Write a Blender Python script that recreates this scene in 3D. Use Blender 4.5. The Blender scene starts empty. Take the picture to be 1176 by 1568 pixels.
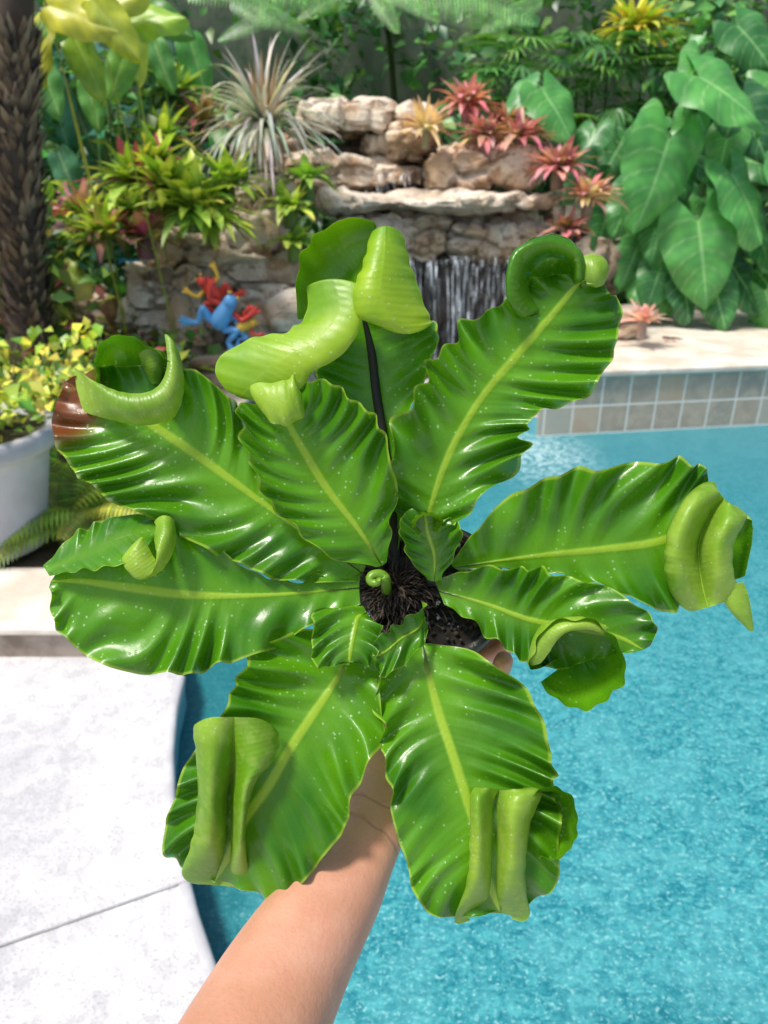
import bpy, math, random, bmesh
import numpy as np
from mathutils import Vector, noise, Matrix
from mathutils.geometry import tessellate_polygon
random.seed(7); np.random.seed(7)
sc=bpy.context.scene
# ---------------------------------------------------------------- camera / survey helpers
PITCH=math.radians(25); H=1.6; FPX=1132.4
C=Vector((0,0,H)); F=Vector((0,math.cos(PITCH),-math.sin(PITCH))); U=Vector((0,math.sin(PITCH),math.cos(PITCH))); R=Vector((1,0,0))
def ray(px,py): return F+R*((px-588)/FPX)+U*((784-py)/FPX)
def V(px,py,D): return C+ray(px,py)*D
def G(px,py,z):
    d=ray(px,py); return C+d*((z-H)/d.z)
def Y(px,py,y):
    d=ray(px,py); return C+d*(y/d.y)
cam=bpy.data.cameras.new("camera"); co=bpy.data.objects.new("camera",cam); sc.collection.objects.link(co)
co.location=C; co.rotation_euler=(math.pi/2-PITCH,0,0)
cam.sensor_fit='VERTICAL'; cam.sensor_height=36; cam.sensor_width=27; cam.lens=26
cam.clip_start=0.02; cam.clip_end=500
cam.dof.use_dof=True; cam.dof.focus_distance=0.495; cam.dof.aperture_fstop=10
sc.camera=co
# ---------------------------------------------------------------- world
w=bpy.data.worlds.new("World"); sc.world=w; w.use_nodes=True
nt=w.node_tree; bg=nt.nodes['Background']
sky=nt.nodes.new('ShaderNodeTexSky'); sky.sky_type='NISHITA'; sky.sun_disc=False
SE=math.radians(64); SAZ=math.radians(240)
sky.sun_elevation=SE; sky.sun_rotation=SAZ; sky.air_density=1.0; sky.dust_density=3.0; sky.ozone_density=0.5
nt.links.new(sky.outputs[0],bg.inputs[0]); bg.inputs[1].default_value=0.15
sl=bpy.data.lights.new("sun",'SUN'); so=bpy.data.objects.new("sun",sl); sc.collection.objects.link(so)
sd=Vector((math.sin(SAZ)*math.cos(SE),math.cos(SAZ)*math.cos(SE),math.sin(SE)))
so.rotation_euler=sd.to_track_quat('Z','Y').to_euler(); sl.energy=4.0; sl.angle=math.radians(10); sl.color=(1,0.95,0.87)
sc.view_settings.view_transform='Standard'; sc.view_settings.look='None'; sc.view_settings.exposure=0
# ---------------------------------------------------------------- node helpers
def newmat(name):
    m=bpy.data.materials.new(name); m.use_nodes=True
    n=m.node_tree; p=n.nodes['Principled BSDF']; return m,n,p
def nd(n,t,**k):
    x=n.nodes.new(t)
    for a,b in k.items(): setattr(x,a,b)
    return x
def setin(n,x,i,v):
    if isinstance(v,bpy.types.NodeSocket): n.links.new(v,x.inputs[i])
    else: x.inputs[i].default_value=v
def math_(n,op,a,b=0.0,c=None,clamp=False):
    x=nd(n,'ShaderNodeMath',operation=op,use_clamp=clamp); setin(n,x,0,a); setin(n,x,1,b)
    if c is not None: setin(n,x,2,c)
    return x.outputs[0]
def mixc(n,f,a,b,bt='MIX'):
    x=nd(n,'ShaderNodeMix',data_type='RGBA',blend_type=bt); setin(n,x,0,f)
    setin(n,x,6,(*a,1) if isinstance(a,tuple) else a); setin(n,x,7,(*b,1) if isinstance(b,tuple) else b)
    return x.outputs[2]
def mr(n,v,a,b,c=0.0,d=1.0):
    x=nd(n,'ShaderNodeMapRange',interpolation_type='SMOOTHSTEP'); setin(n,x,0,v)
    for i,q in enumerate((a,b,c,d)): x.inputs[i+1].default_value=q
    return x.outputs[0]
def noi(n,scale,detail=2,rough=0.55,vec=None,dist=0.0):
    x=nd(n,'ShaderNodeTexNoise'); x.inputs['Scale'].default_value=scale; x.inputs['Detail'].default_value=detail
    x.inputs['Roughness'].default_value=rough; x.inputs['Distortion'].default_value=dist
    if vec is None: vec=pos(n)
    n.links.new(vec,x.inputs['Vector']); return x.outputs['Fac']
def pos(n): return nd(n,'ShaderNodeNewGeometry').outputs['Position']
def mapv(n,scale=(1,1,1),rot=(0,0,0),loc=(0,0,0)):
    x=nd(n,'ShaderNodeMapping'); n.links.new(pos(n),x.inputs[0]); x.inputs['Scale'].default_value=scale; x.inputs['Rotation'].default_value=rot; x.inputs['Location'].default_value=loc
    return x.outputs[0]
def bump(n,h,strength,dist,prev=None):
    x=nd(n,'ShaderNodeBump'); x.inputs['Strength'].default_value=strength; x.inputs['Distance'].default_value=dist
    n.links.new(h,x.inputs['Height'])
    if prev is not None: n.links.new(prev,x.inputs['Normal'])
    return x.outputs[0]
def attr(n,name,out='Fac'): return nd(n,'ShaderNodeAttribute',attribute_name=name).outputs[out]
def simple(name,c1,c2,scale=8,rough=0.6,bs=0.3,bd=0.01,detail=4,spec=0.5):
    m,n,p=newmat(name); f=noi(n,scale,detail)
    n.links.new(mixc(n,mr(n,f,0.35,0.65),c1,c2),p.inputs['Base Color']); p.inputs['Roughness'].default_value=rough
    p.inputs['Specular IOR Level'].default_value=spec
    n.links.new(bump(n,noi(n,scale*6,3),bs,bd),p.inputs['Normal']); return m
# ---------------------------------------------------------------- mesh builder
class MB:
    def __init__(s): s.v=[];s.f=[];s.c=[]
    def add(s,vs,fs,cs):
        o=len(s.v); s.v+= [tuple(x) for x in vs]; s.f+=[tuple(o+i for i in f) for f in fs]; s.c+=cs
    def done(s,name,mat,parent=None,smooth=True):
        me=bpy.data.meshes.new(name); me.from_pydata(s.v,[],s.f); me.update()
        if s.c:
            a=me.color_attributes.new('Col','FLOAT_COLOR','POINT')
            arr=np.ones((len(s.v),4),dtype=np.float32); arr[:,:3]=np.array(s.c,dtype=np.float32); a.data.foreach_set('color',arr.ravel())
        if smooth: me.polygons.foreach_set('use_smooth',[True]*len(me.polygons))
        ob=bpy.data.objects.new(name,me); sc.collection.objects.link(ob); me.materials.append(mat)
        if parent: ob.parent=parent
        return ob
def empty(name):
    e=bpy.data.objects.new(name,None); sc.collection.objects.link(e); return e
def jit(c,a=0.15):
    k=1+random.uniform(-a,a)*1.6; return tuple(max(0,x*k*(1+random.uniform(-a,a))) for x in c)
def lerp(a,b,t): return tuple(x+(y-x)*t for x,y in zip(a,b))
Z=Vector((0,0,1))
def strap(mb,base,d,L,wd,droop,segs,c0,c1,fold=0.25,pw=1.0):
    p=Vector(base); d=Vector(d).normalized(); vs=[];cs=[];fs=[]
    side=d.cross(Z)
    if side.length<0.05: side=Vector((1,0,0))
    side.normalize()
    for i in range(segs+1):
        s=i/segs; wv=wd*(0.6+0.4*math.sin(math.pi*min(1,s*1.2)))*(1-s**4)**pw if s<1 else 0.0
        nrm=side.cross(d).normalized()
        vs+=[p-side*wv+nrm*fold*wv,p,p+side*wv+nrm*fold*wv]
        c=lerp(c0,c1,s); cs+=[c,tuple(min(1,x*1.15) for x in c),c]
        p=p+d*(L/segs); d=(d-Z*(droop/segs)).normalized()
    for i in range(segs):
        a=i*3; fs+=[(a,a+1,a+4,a+3),(a+1,a+2,a+5,a+4)]
    mb.add(vs,fs,cs)
def rosette(mb,c,n,L,wd,cols,e0=15,e1=75,droop=0.6,segs=6,pw=0.7,face=0.0):
    for i in range(n):
        k=i/n; az=i*2.39996+random.uniform(-.3,.3); el=math.radians(e0+(e1-e0)*k+random.uniform(-10,10))
        d=Vector((math.cos(az)*math.cos(el),math.sin(az)*math.cos(el)-face,math.sin(el)))
        a,b=random.choice(cols); l=L*(1-0.35*k)*random.uniform(.6,1.15)
        strap(mb,Vector(c)+Vector((math.cos(az),math.sin(az),0))*wd*.6,d,l,wd*random.uniform(.7,1.15),droop*random.uniform(.4,1.8),segs,jit(a),jit(b),pw=pw)
def tube(mb,pts,rad,col,n=8):
    pts=[Vector(p) for p in pts]; P=[];Rr=[]
    k=len(pts)
    for i in range(k-1):
        p0=pts[max(0,i-1)];p1=pts[i];p2=pts[i+1];p3=pts[min(k-1,i+2)]
        for q in range(5):
            t=q/5; P.append(0.5*((2*p1)+(p2-p0)*t+(2*p0-5*p1+4*p2-p3)*t*t+(3*p1-p0-3*p2+p3)*t**3)); Rr.append(rad[i]+(rad[i+1]-rad[i])*t)
    P.append(pts[-1]);Rr.append(rad[-1])
    vs=[];fs=[]; ref=Vector((0.31,0.2,0.93))
    for i,p in enumerate(P):
        d=(P[min(i+1,len(P)-1)]-P[max(i-1,0)]).normalized(); a=d.cross(ref).normalized(); b=a.cross(d)
        for j in range(n):
            an=2*math.pi*j/n; vs.append(p+(a*math.cos(an)+b*math.sin(an))*Rr[i])
    for i in range(len(P)-1):
        for j in range(n): fs.append((i*n+j,i*n+(j+1)%n,(i+1)*n+(j+1)%n,(i+1)*n+j))
    o=len(vs); vs+=[P[0],P[-1]]
    for j in range(n): fs+=[(o,(j+1)%n,j),(o+1,(len(P)-1)*n+j,(len(P)-1)*n+(j+1)%n)]
    mb.add(vs,fs,[col]*len(vs))
def bigleaf(mb,c,dirv,nrm,L,W,col,vein,heart=0.3,droop=0.5,wav=0.03,ground=None,tip=.62,hi=False):
    d=Vector(dirv).normalized(); nrm=Vector(nrm); side=d.cross(nrm).normalized(); nrm=side.cross(d).normalized()
    NS,NT=(44,28) if hi else (22,16); vs=[];cs=[];fs=[]; ph=random.random()*6
    base=Vector(c)-d*L*0.35; tw=random.uniform(-.25,.25)
    for i in range(NS+1):
        s=i/NS; wv=W*0.5*((s+0.14)**0.30)*(max(0,1-s)**tip)*1.55
        for j in range(NT+1):
            t=-1+2*j/NT
            back=-heart*L*(abs(t)**1.1)*(1-s)**2.4*(1-.35*abs(t)**3)
            q=base+d*(L*s+back)+side*(t*wv*(1-.30*(1-s)**8))
            q+=nrm*(-droop*L*0.35*s*s+0.14*L*abs(t)*(1-s)-.14*L*t*t+wav*L*abs(t)*math.sin(s*15+ph+ (2 if t<0 else 0))+tw*L*t*s*.5)
            vs.append(q)
            x_=(s*6.0-abs(t)*1.5)%1.0; pp=min(x_,1-x_)
            vv=0.85 if abs(t)<0.045 else max(0,.6*(1-pp/.09))
            rg=(pp-.25)*.5
            cs.append(lerp(tuple(x*(1+rg) for x in col),vein,vv))
    for i in range(NS):
        for j in range(NT):
            a=i*(NT+1)+j; fs.append((a,a+1,a+NT+2,a+NT+1))
    mb.add(vs,fs,cs)
    if ground is not None:
        e=Vector(ground)
        tube(mb,[base,base-d*.03+Vector((0,.05,-.02)),(base*0.55+e*0.45)+Vector((0,0,.08)),e],[L*.008,L*.010,L*.013,L*.02],lerp(tuple(x*.8 for x in col),vein,.25),6)
def scatter(mb,n,box,size,cols,thr=-0.1,nf=1.3,asp=0.35,face=0.4):
    k=0
    while k<n:
        p=Vector([random.uniform(box[i][0],box[i][1]) for i in range(3)])
        if thr is not None and noise.noise(p*nf)<thr+random.uniform(-.15,.15): continue
        k+=1
        d=Vector((random.gauss(0,1),random.gauss(0,.7)-face,random.gauss(0,.7)-0.2)).normalized()
        s=d.cross(Vector((random.gauss(0,.5),random.gauss(0,.5)-.3,1))).normalized(); nn=s.cross(d)
        L=size*random.uniform(.5,1.5); W=L*asp*random.uniform(.6,1.3)
        cl=1+.6*noise.noise(p*2.1+Vector((9,0,0)))
        c=tuple(x*cl for x in jit(random.choice(cols),.2)); c2=tuple(x*1.2 for x in c)
        mb.add([p,p+d*L*.45-s*W+nn*W*.3,p+d*L*.5,p+d*L*.45+s*W+nn*W*.3,p+d*L-nn*L*.15],[(0,1,2),(0,2,3),(1,4,2),(2,4,3)],[c,c,c2,c,c])
def folmat(name,rough=0.4,tr=0.2):
    m,n,p=newmat(name); c=attr(n,'Col','Color'); f=noi(n,9,1)
    col=mixc(n,mr(n,f,.3,.7),mixc(n,1.0,c,(0.8,0.85,0.8),'MULTIPLY'),mixc(n,1.0,c,(1.18,1.14,1.0),'MULTIPLY'))
    n.links.new(col,p.inputs['Base Color']); p.inputs['Roughness'].default_value=rough
    t=nd(n,'ShaderNodeBsdfTranslucent'); n.links.new(mixc(n,1.0,col,(1.6,1.7,0.8),'MULTIPLY'),t.inputs[0])
    mx=nd(n,'ShaderNodeMixShader'); mx.inputs[0].default_value=tr; n.links.new(p.outputs[0],mx.inputs[1]); n.links.new(t.outputs[0],mx.inputs[2])
    n.links.new(mx.outputs[0],n.nodes['Material Output'].inputs[0]); return m
FOL=folmat("garden_foliage")
def vcmat(name,rough=.5):
    m,n,p=newmat(name); c=attr(n,'Col','Color'); f=noi(n,40,2)
    n.links.new(mixc(n,f,mixc(n,1.0,c,(0.7,0.7,0.7),'MULTIPLY'),mixc(n,1.0,c,(1.2,1.2,1.2),'MULTIPLY')),p.inputs['Base Color']); p.inputs['Roughness'].default_value=rough
    return m
BARK=vcmat("bark_fibre",.85)
# ================================================================ GROUND / POOL
WZ=0.0; DZ=0.12
edge=[G(x,y,DZ) for x,y in [(280,1035),(268,1085),(262,1150),(264,1220),(277,1310),(300,1400),(330,1490),(365,1575)]]
loop=[(p.x,p.y) for p in edge]
loop+=[(-0.12,0.62),(0.05,0.50),(0.35,0.40),(0.8,0.34),(2.0,0.30),(5.2,0.30),(5.2,5.25),(2.6,4.86),(1.0,4.62),(0.6,5.3),(-0.2,5.4),(-0.75,4.9),(-0.95,4.2),(-0.98,3.3),(-0.9,2.6),(-0.75,2.2)]
def sheet(name,outer,holes,z,mat):
    polys=[[Vector((x,y,0)) for x,y in outer]]+[[Vector((x,y,0)) for x,y in h] for h in holes]
    flat=[v for p in polys for v in p]; tris=tessellate_polygon(polys)
    fs=[]
    for t in tris:
        a,b,c=[flat[i] for i in t]
        fs.append(t if (b-a).cross(c-a).z>0 else (t[0],t[2],t[1]))
    mb=MB(); mb.v=[(v.x,v.y,z) for v in flat]; mb.f=fs
    return mb.done(name,mat,smooth=False)
soil=simple("soil",(0.05,0.035,0.02),(0.10,0.075,0.045),6,.9,.6,.02)
sheet("ground",[(-80,-80),(80,-80),(80,80),(-80,80)],[loop],0.095,soil)
m,n,p=newmat("deck_concrete")
big=noi(n,2.2,3,.6); med=noi(n,22,5,.78,None,.3); fine=noi(n,150,2,.6)
c=mixc(n,mr(n,big,.38,.62),(0.50,0.50,0.52),(0.68,0.68,0.68))  # mottling paints soft shadow patches into the concrete colour
c=mixc(n,math_(n,'MULTIPLY',mr(n,med,.48,.60),.5),c,(0.38,0.38,0.40))
c=mixc(n,math_(n,'MULTIPLY',mr(n,fine,.54,.64),.5),c,(0.28,0.28,0.29))
n.links.new(c,p.inputs['Base Color']); p.inputs['Roughness'].default_value=.8
n.links.new(bump(n,fine,.35,.004),p.inputs['Normal']); DECK=m
sheet("pool_deck",[(-8,-5),(8,-5),(8,5.6),(-8,5.6)],[loop],DZ,DECK)
jm=simple("joint_sealant",(0.33,0.33,0.34),(0.42,0.42,0.43),20,.9)
a=G(-200,1520,DZ); b=G(287,1350,DZ); d=(b-a).normalized(); s=Vector((-d.y,d.x,0))*.0028; mb=MB()
mb.add([a-s+Z*.004,b-s+Z*.004,b+s+Z*.004,a+s+Z*.004],[(0,1,2,3)],[]); mb.done("deck_expansion_joint",jm,smooth=False)
cop=simple("coping_plaster",(0.50,0.50,0.52),(0.62,0.62,0.63),12,.6,.3,.003)
N=len(loop); mb=MB(); cent=Vector((1.5,2.8,0)); prof=[(-.02,0.003),(-.01,.004),(.0,.002),(.006,-.003),(.008,-.012),(.004,-.03),(.0,-.05)]
for i in range(N):
    pa=Vector((*loop[i-1],0));pb=Vector((*loop[i],0));pc=Vector((*loop[(i+1)%N],0)); t=(pc-pa).normalized(); nn=Vector((t.y,-t.x,0))
    if nn.dot(cent-pb)<0: nn=-nn
    for (o,h) in prof: mb.v.append(tuple(pb+nn*o+Z*(DZ+h)))
K=len(prof)
for i in range(0,14):
    for j in range(K-1): mb.f.append((i*K+j,i*K+j+1,(i+1)*K+j+1,(i+1)*K+j))
mb.done("pool_coping",cop)
shell=simple("pool_plaster",(0.10,0.36,0.42),(0.16,0.45,0.5),6,.7)
mb=MB()
for x,y in loop: mb.v+= [(x,y,DZ-.002),(x,y,-1.3)]
for i in range(N): a=2*i;b=2*((i+1)%N); mb.f.append((a,b,b+1,a+1))
mb.done("pool_shell",shell,smooth=False)
# water
m,n,p=newmat("pool_water_surface")
n1=noi(n,26,4,.72,mapv(n,(1,1.25,1)),.8); n2=noi(n,85,3,.75,mapv(n,(1,1.2,1)),.4); n4=noi(n,4.5,3,.6,None,1.0)
c=mixc(n,mr(n,n1,.36,.66),(0.014,0.19,0.235),(0.07,0.36,0.39))
c=mixc(n,math_(n,'MULTIPLY',mr(n,n2,.55,.66),.8),c,(0.30,0.60,0.61))
c=mixc(n,math_(n,'MULTIPLY',mr(n,n2,.45,.34),.7),c,(0.008,0.11,0.16))
c=mixc(n,math_(n,'MULTIPLY',mr(n,n4,.42,.66),.3),c,(0.14,0.47,0.50))
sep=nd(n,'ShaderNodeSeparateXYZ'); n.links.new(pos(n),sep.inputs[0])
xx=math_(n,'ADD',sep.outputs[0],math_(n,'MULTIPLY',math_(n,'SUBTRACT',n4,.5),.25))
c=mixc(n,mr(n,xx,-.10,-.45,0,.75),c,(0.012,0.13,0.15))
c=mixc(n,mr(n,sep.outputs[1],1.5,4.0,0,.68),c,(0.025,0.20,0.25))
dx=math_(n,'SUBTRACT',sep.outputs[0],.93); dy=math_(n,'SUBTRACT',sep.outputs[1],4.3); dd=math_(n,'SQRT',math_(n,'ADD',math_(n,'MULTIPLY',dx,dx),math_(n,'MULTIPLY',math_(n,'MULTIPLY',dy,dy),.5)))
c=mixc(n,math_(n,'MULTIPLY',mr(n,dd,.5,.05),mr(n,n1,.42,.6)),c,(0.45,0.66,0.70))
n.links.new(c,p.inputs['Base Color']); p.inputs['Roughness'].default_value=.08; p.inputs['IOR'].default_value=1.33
n.links.new(bump(n,n1,.3,.022),p.inputs['Normal'])
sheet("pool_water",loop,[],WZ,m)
# ---- raised tiled wall on the right
m,n,p=newmat("slate_tiles")
mp=nd(n,'ShaderNodeMapping'); axr=math.atan2(.69,4.6)
n.links.new(pos(n),mp.inputs[0]); mp.inputs['Rotation'].default_value=(0,0,-axr)
sp=nd(n,'ShaderNodeSeparateXYZ'); n.links.new(mp.outputs[0],sp.inputs[0])
TS=.190
u=math_(n,'DIVIDE',sp.outputs[0],TS); v=math_(n,'DIVIDE',math_(n,'ADD',sp.outputs[2],-.005),TS)
fu=math_(n,'FRACT',u); fv=math_(n,'FRACT',v)
eu=math_(n,'MINIMUM',fu,math_(n,'SUBTRACT',1,fu)); ev=math_(n,'MINIMUM',fv,math_(n,'SUBTRACT',1,fv)); e=math_(n,'MINIMUM',eu,ev)
cmb=nd(n,'ShaderNodeCombineXYZ'); n.links.new(math_(n,'FLOOR',u),cmb.inputs[0]); n.links.new(math_(n,'FLOOR',v),cmb.inputs[1])
wn=nd(n,'ShaderNodeTexWhiteNoise'); n.links.new(cmb.outputs[0],wn.inputs[0])
cr_=nd(n,'ShaderNodeValToRGB'); n.links.new(wn.outputs[0],cr_.inputs[0]); rp=cr_.color_ramp; rp.interpolation='CONSTANT'
rp.elements[0].color=(0.40,0.35,0.29,1); rp.elements[1].position=.8; rp.elements[1].color=(0.64,0.48,0.36,1)
for ps,cc in [(.2,(0.60,0.42,0.29,1)),(.4,(0.46,0.37,0.29,1)),(.6,(0.50,0.46,0.38,1))]: q=rp.elements.new(ps); q.color=cc
tc=mixc(n,mr(n,noi(n,11,4,.7),.38,.66,0,.8),cr_.outputs[0],(0.62,0.50,0.38))
gm=mr(n,e,.025,.045)
n.links.new(mixc(n,gm,(0.88,0.82,0.74),tc),p.inputs['Base Color']); p.inputs['Roughness'].default_value=.7
n.links.new(bump(n,gm,.5,.006),p.inputs['Normal']); TILE=m
stone=simple("ledge_stone",(0.60,0.52,0.42),(0.78,0.71,0.62),5,.75,.5,.01)
A=Vector((1.0,4.60,0)); B=Vector((5.6,5.29,0))
def prism(poly,z0,z1,name,mat,parent=None,bev=0.0):
    k=len(poly); mb=MB(); mb.v=[(x,y,z0) for x,y in poly]+[(x,y,z1) for x,y in poly]
    mb.f=[tuple(range(k,2*k)),tuple(range(k-1,-1,-1))]+[(i,(i+1)%k,(i+1)%k+k,i+k) for i in range(k)]
    ob=mb.done(name,mat,parent,False)
    if bev:
        b=ob.modifiers.new('b','BEVEL'); b.width=bev; b.segments=3
    return ob
rw=empty("raised_pool_wall")
prism([(A.x,A.y),(B.x,B.y),(B.x,B.y+.3),(A.x,A.y+.3)],-1.2,.385,"tile_face",TILE,rw)
prism([(A.x-.05,A.y-.035),(B.x,B.y-.035),(B.x,B.y+2.4),(A.x-.05,A.y+2.3)],.387,.43,"stone_cap",stone,rw,.012)
bed=empty("planting_bed")
kerb=[(-8,2.06),(-1.0,2.03),(-.82,2.08),(-.78,2.3),(-.93,2.7),(-1.03,3.3),(-1.0,4.2),(-.85,4.8)]
inner=[(-1.15,4.9),(-1.32,4.2),(-1.35,3.3),(-1.22,2.6),(-1.15,2.42),(-8,2.42)]
mt=simple("brown_tile",(0.20,0.15,0.11),(0.40,0.33,0.27),9,.4)
prism(kerb+inner,DZ-.02,.215,"tiled_kerb",mt,bed)
k2=[(x-(0 if x<-7 else -.02),y-.02) for x,y in kerb]
prism(k2+inner,.217,.245,"kerb_cap",stone,bed,.008)
prism([(-8,2.4)]+[(x,y) for x,y in inner[::-1][1:]]+[(-.6,5.4),(-.6,9.6),(-8,9.6)],.1,.232,"bed_soil",soil,bed)
# ================================================================ ROCKS
m,n,p=newmat("sandstone")
big=noi(n,2.0,3,.6); med=noi(n,5,6,.68,mapv(n,(1,1,1.7)),.8); fin=noi(n,40,3,.7); vn=noi(n,3.2,3,.6,mapv(n,(1,1,1),(0,0,0),(7,3,1)),1.0)
c=mixc(n,mr(n,big,.35,.62),(0.66,0.46,0.28),(0.88,0.77,0.62))
c=mixc(n,mr(n,vn,.52,.66,0,.85),c,(0.50,0.29,0.15))
c=mixc(n,math_(n,'MULTIPLY',mr(n,med,.53,.60),.8),c,(0.21,0.12,0.065))
c=mixc(n,math_(n,'MULTIPLY',mr(n,fin,.54,.68),.4),c,(0.24,0.16,0.11))
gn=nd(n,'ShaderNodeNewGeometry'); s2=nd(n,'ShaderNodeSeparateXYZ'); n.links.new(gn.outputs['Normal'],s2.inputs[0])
c=mixc(n,mr(n,s2.outputs[2],.35,.9,0,.5),c,(0.84,0.78,0.68))  # lit tops painted into the colour; next line paints shaded undersides
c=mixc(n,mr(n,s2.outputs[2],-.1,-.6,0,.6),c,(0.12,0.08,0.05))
c=mixc(n,attr(n,'wet_shade'),c,(0.07,0.06,0.055))  # darkens wet rock, and paints shade into the recess behind the falls
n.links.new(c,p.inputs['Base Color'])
n.links.new(mr(n,attr(n,'wet_shade'),0,1,.8,.25),p.inputs['Roughness'])
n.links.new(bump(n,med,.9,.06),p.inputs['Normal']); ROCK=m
wf=empty("rock_waterfall")
def rock(x0,y0,x1,y1,yd,th,seed,wet_shade=0.0,name="boulder",rnd=4.2,amp=.10,tilt=0,par=None):
    a=Y(x0,y0,yd); b=Y(x1,y1,yd); sx=(b.x-a.x)/2; sz=(a.z-b.z)/2; cx=(a.x+b.x)/2; cz=(a.z+b.z)/2
    bm=bmesh.new(); bmesh.ops.create_cube(bm,size=2); bmesh.ops.subdivide_edges(bm,edges=bm.edges,cuts=26,use_grid_fill=True)
    off=Vector((seed*7.3,seed*3.1,seed*1.7)); mn=min(sx,sz,th/2)
    for v in bm.verts:
        q=v.co.copy(); r=(abs(q.x)**rnd+abs(q.y)**rnd+abs(q.z)**rnd)**(1/rnd); q/=r
        wpt=Vector((q.x*sx,q.y*th/2,q.z*sz)); dr=Vector((q.x/max(sx,.1),q.y/max(th/2,.1),q.z/max(sz,.1)*.5)).normalized()
        d=noise.noise((wpt+off)*1.6)*1.0+noise.noise((wpt+off)*4)*.55+noise.noise((wpt+off)*12)*.28
        vd=noise.voronoi((wpt+off)*3.2)[0]; fac=(vd[1]-vd[0])
        crack=-.7*max(0,1-fac*6)
        lay=noise.noise(Vector((wpt.x*1.1,wpt.y*1.1,wpt.z*3.5))+off)
        st=math.floor(lay*4)/4*.4
        cel=noise.cell((wpt+off)*2.9)*.35
        wpt+=dr*(d+st+cel+crack)*amp*(mn/.25)**.5
        wpt.z+=wpt.x*tilt
        v.co=wpt+Vector((cx,yd+th/2,cz))
    me=bpy.data.meshes.new(name); bm.to_mesh(me); bm.free()
    at=me.attributes.new('wet_shade','FLOAT','POINT'); at.data.foreach_set('value',[wet_shade]*len(me.vertices))
    me.polygons.foreach_set('use_smooth',[True]*len(me.polygons))
    try: me.set_sharp_from_angle(angle=math.radians(35))
    except Exception: pass
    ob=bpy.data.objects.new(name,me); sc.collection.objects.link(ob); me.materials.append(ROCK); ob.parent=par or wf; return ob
R_=[(446,146,604,206,6.3,.8,1,0,-.02),(600,168,664,250,6.2,.6,2,0,0),(425,236,655,300,6.15,.8,3,.1,0),(655,224,842,300,5.9,.8,4,0,.04),
(480,292,862,332,5.6,1.0,5,0,0),(500,328,690,402,5.72,.8,6,.15,0),(680,330,866,404,5.70,.8,26,.1,0),(795,395,885,660,5.65,.8,7,.3,0),(590,390,800,660,6.1,.6,8,.93,0),
(445,395,628,660,5.65,.8,9,.2,0),(322,282,446,470,5.45,.8,10,0,0),(200,352,335,420,5.3,.7,11,0,0),(148,402,322,565,4.95,.9,12,0,0),
(300,398,465,452,5.3,.7,13,.1,0),(350,442,470,570,4.95,.8,14,0,0),(130,545,480,680,4.85,.8,15,.1,0),(380,200,470,290,6.4,.6,16,.3,0),
(560,200,680,240,6.35,.5,17,.3,0),(840,290,940,470,6.2,.8,18,.4,0),(590,196,650,225,6.0,.4,19,0,0),(700,300,770,320,5.55,.3,20,0,0),(430,215,650,300,6.7,.7,21,.8,0),(60,450,160,570,5.3,.6,22,.2,0)]
for r in R_: rock(r[0],r[1],r[2],r[3],r[4],r[5],r[6],r[7],amp=.105,tilt=r[8])
rock(945,478,985,525,5.5,.25,31,.1,name="small_rock",par=rw)
m,n,p=newmat("falling_water"); 
st=noi(n,1,4,.75,mapv(n,(60,20,2.6))); st2=noi(n,1,2,.6,mapv(n,(16,5,.8)))
f=math_(n,'MULTIPLY',mr(n,st,.51,.65),mr(n,st2,.40,.58,0.05,.95))
p.inputs['Base Color'].default_value=(.86,.91,.96,1); p.inputs['Roughness'].default_value=.2
tr=nd(n,'ShaderNodeBsdfTransparent'); mx=nd(n,'ShaderNodeMixShader'); n.links.new(f,mx.inputs[0]); n.links.new(tr.outputs[0],mx.inputs[1]); n.links.new(p.outputs[0],mx.inputs[2]); n.links.new(mx.outputs[0],n.nodes['Material Output'].inputs[0])
FALL=m
def curtain(x0,x1,ytop,ylen,yd,nm):
    a=Y(x0,ytop,yd); b=Y(x1,ytop,yd); mb=MB(); NX,NZ=50,20
    for j in range(NZ+1):
        for i in range(NX+1):
            u=i/NX; v=j/NZ; x=a.x+(b.x-a.x)*u; yy=yd-.10*math.sqrt(v)+.02*noise.noise(Vector((x*9,0,v)))
            mb.v.append((x,yy,a.z-(ylen)*v))
    for j in range(NZ):
        for i in range(NX): q=j*(NX+1)+i; mb.f.append((q,q+1,q+NX+2,q+NX+1))
    mb.done(nm,FALL,wf)
zt=Y(700,392,5.56).z
curtain(622,800,392,zt+.02,5.50,"water_curtain"); curtain(615,805,398,zt,5.66,"water_curtain_back")
curtain(560,640,262,.2,6.02,"water_trickle")
# ================================================================ BACK WALL & HEDGE
m,n,p=newmat("garden_wall_paint")
b1=noi(n,1.6,4,.6,mapv(n,(1,1,.35))); b2=noi(n,5,3,.7)
c=mixc(n,mr(n,b1,.35,.65),(0.05,0.08,0.05),(0.17,0.20,0.15)); c=mixc(n,mr(n,b2,.45,.62,0,.7),c,(0.04,0.10,0.05))
n.links.new(c,p.inputs['Base Color']); p.inputs['Roughness'].default_value=.9
mb=MB(); mb.v=[(-14,9.6,0),(14,9.6,0),(14,9.6,4.6),(-14,9.6,4.6),(-14,9.8,0),(14,9.8,0),(14,9.8,4.6),(-14,9.8,4.6)]
mb.f=[(0,1,2,3),(5,4,7,6),(3,2,6,7),(0,3,7,4),(1,5,6,2)]; mb.done("garden_wall",m,smooth=False)
pm=simple("post_metal",(0.16,0.17,0.16),(0.22,0.23,0.22),5,.5)
for px in (1040,1330):
    q=Y(px,60,9.3); prism([(q.x-.035,9.25),(q.x+.035,9.25),(q.x+.035,9.32),(q.x-.035,9.32)],0.1,4.8,"screen_post",pm,None,.005)
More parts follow.
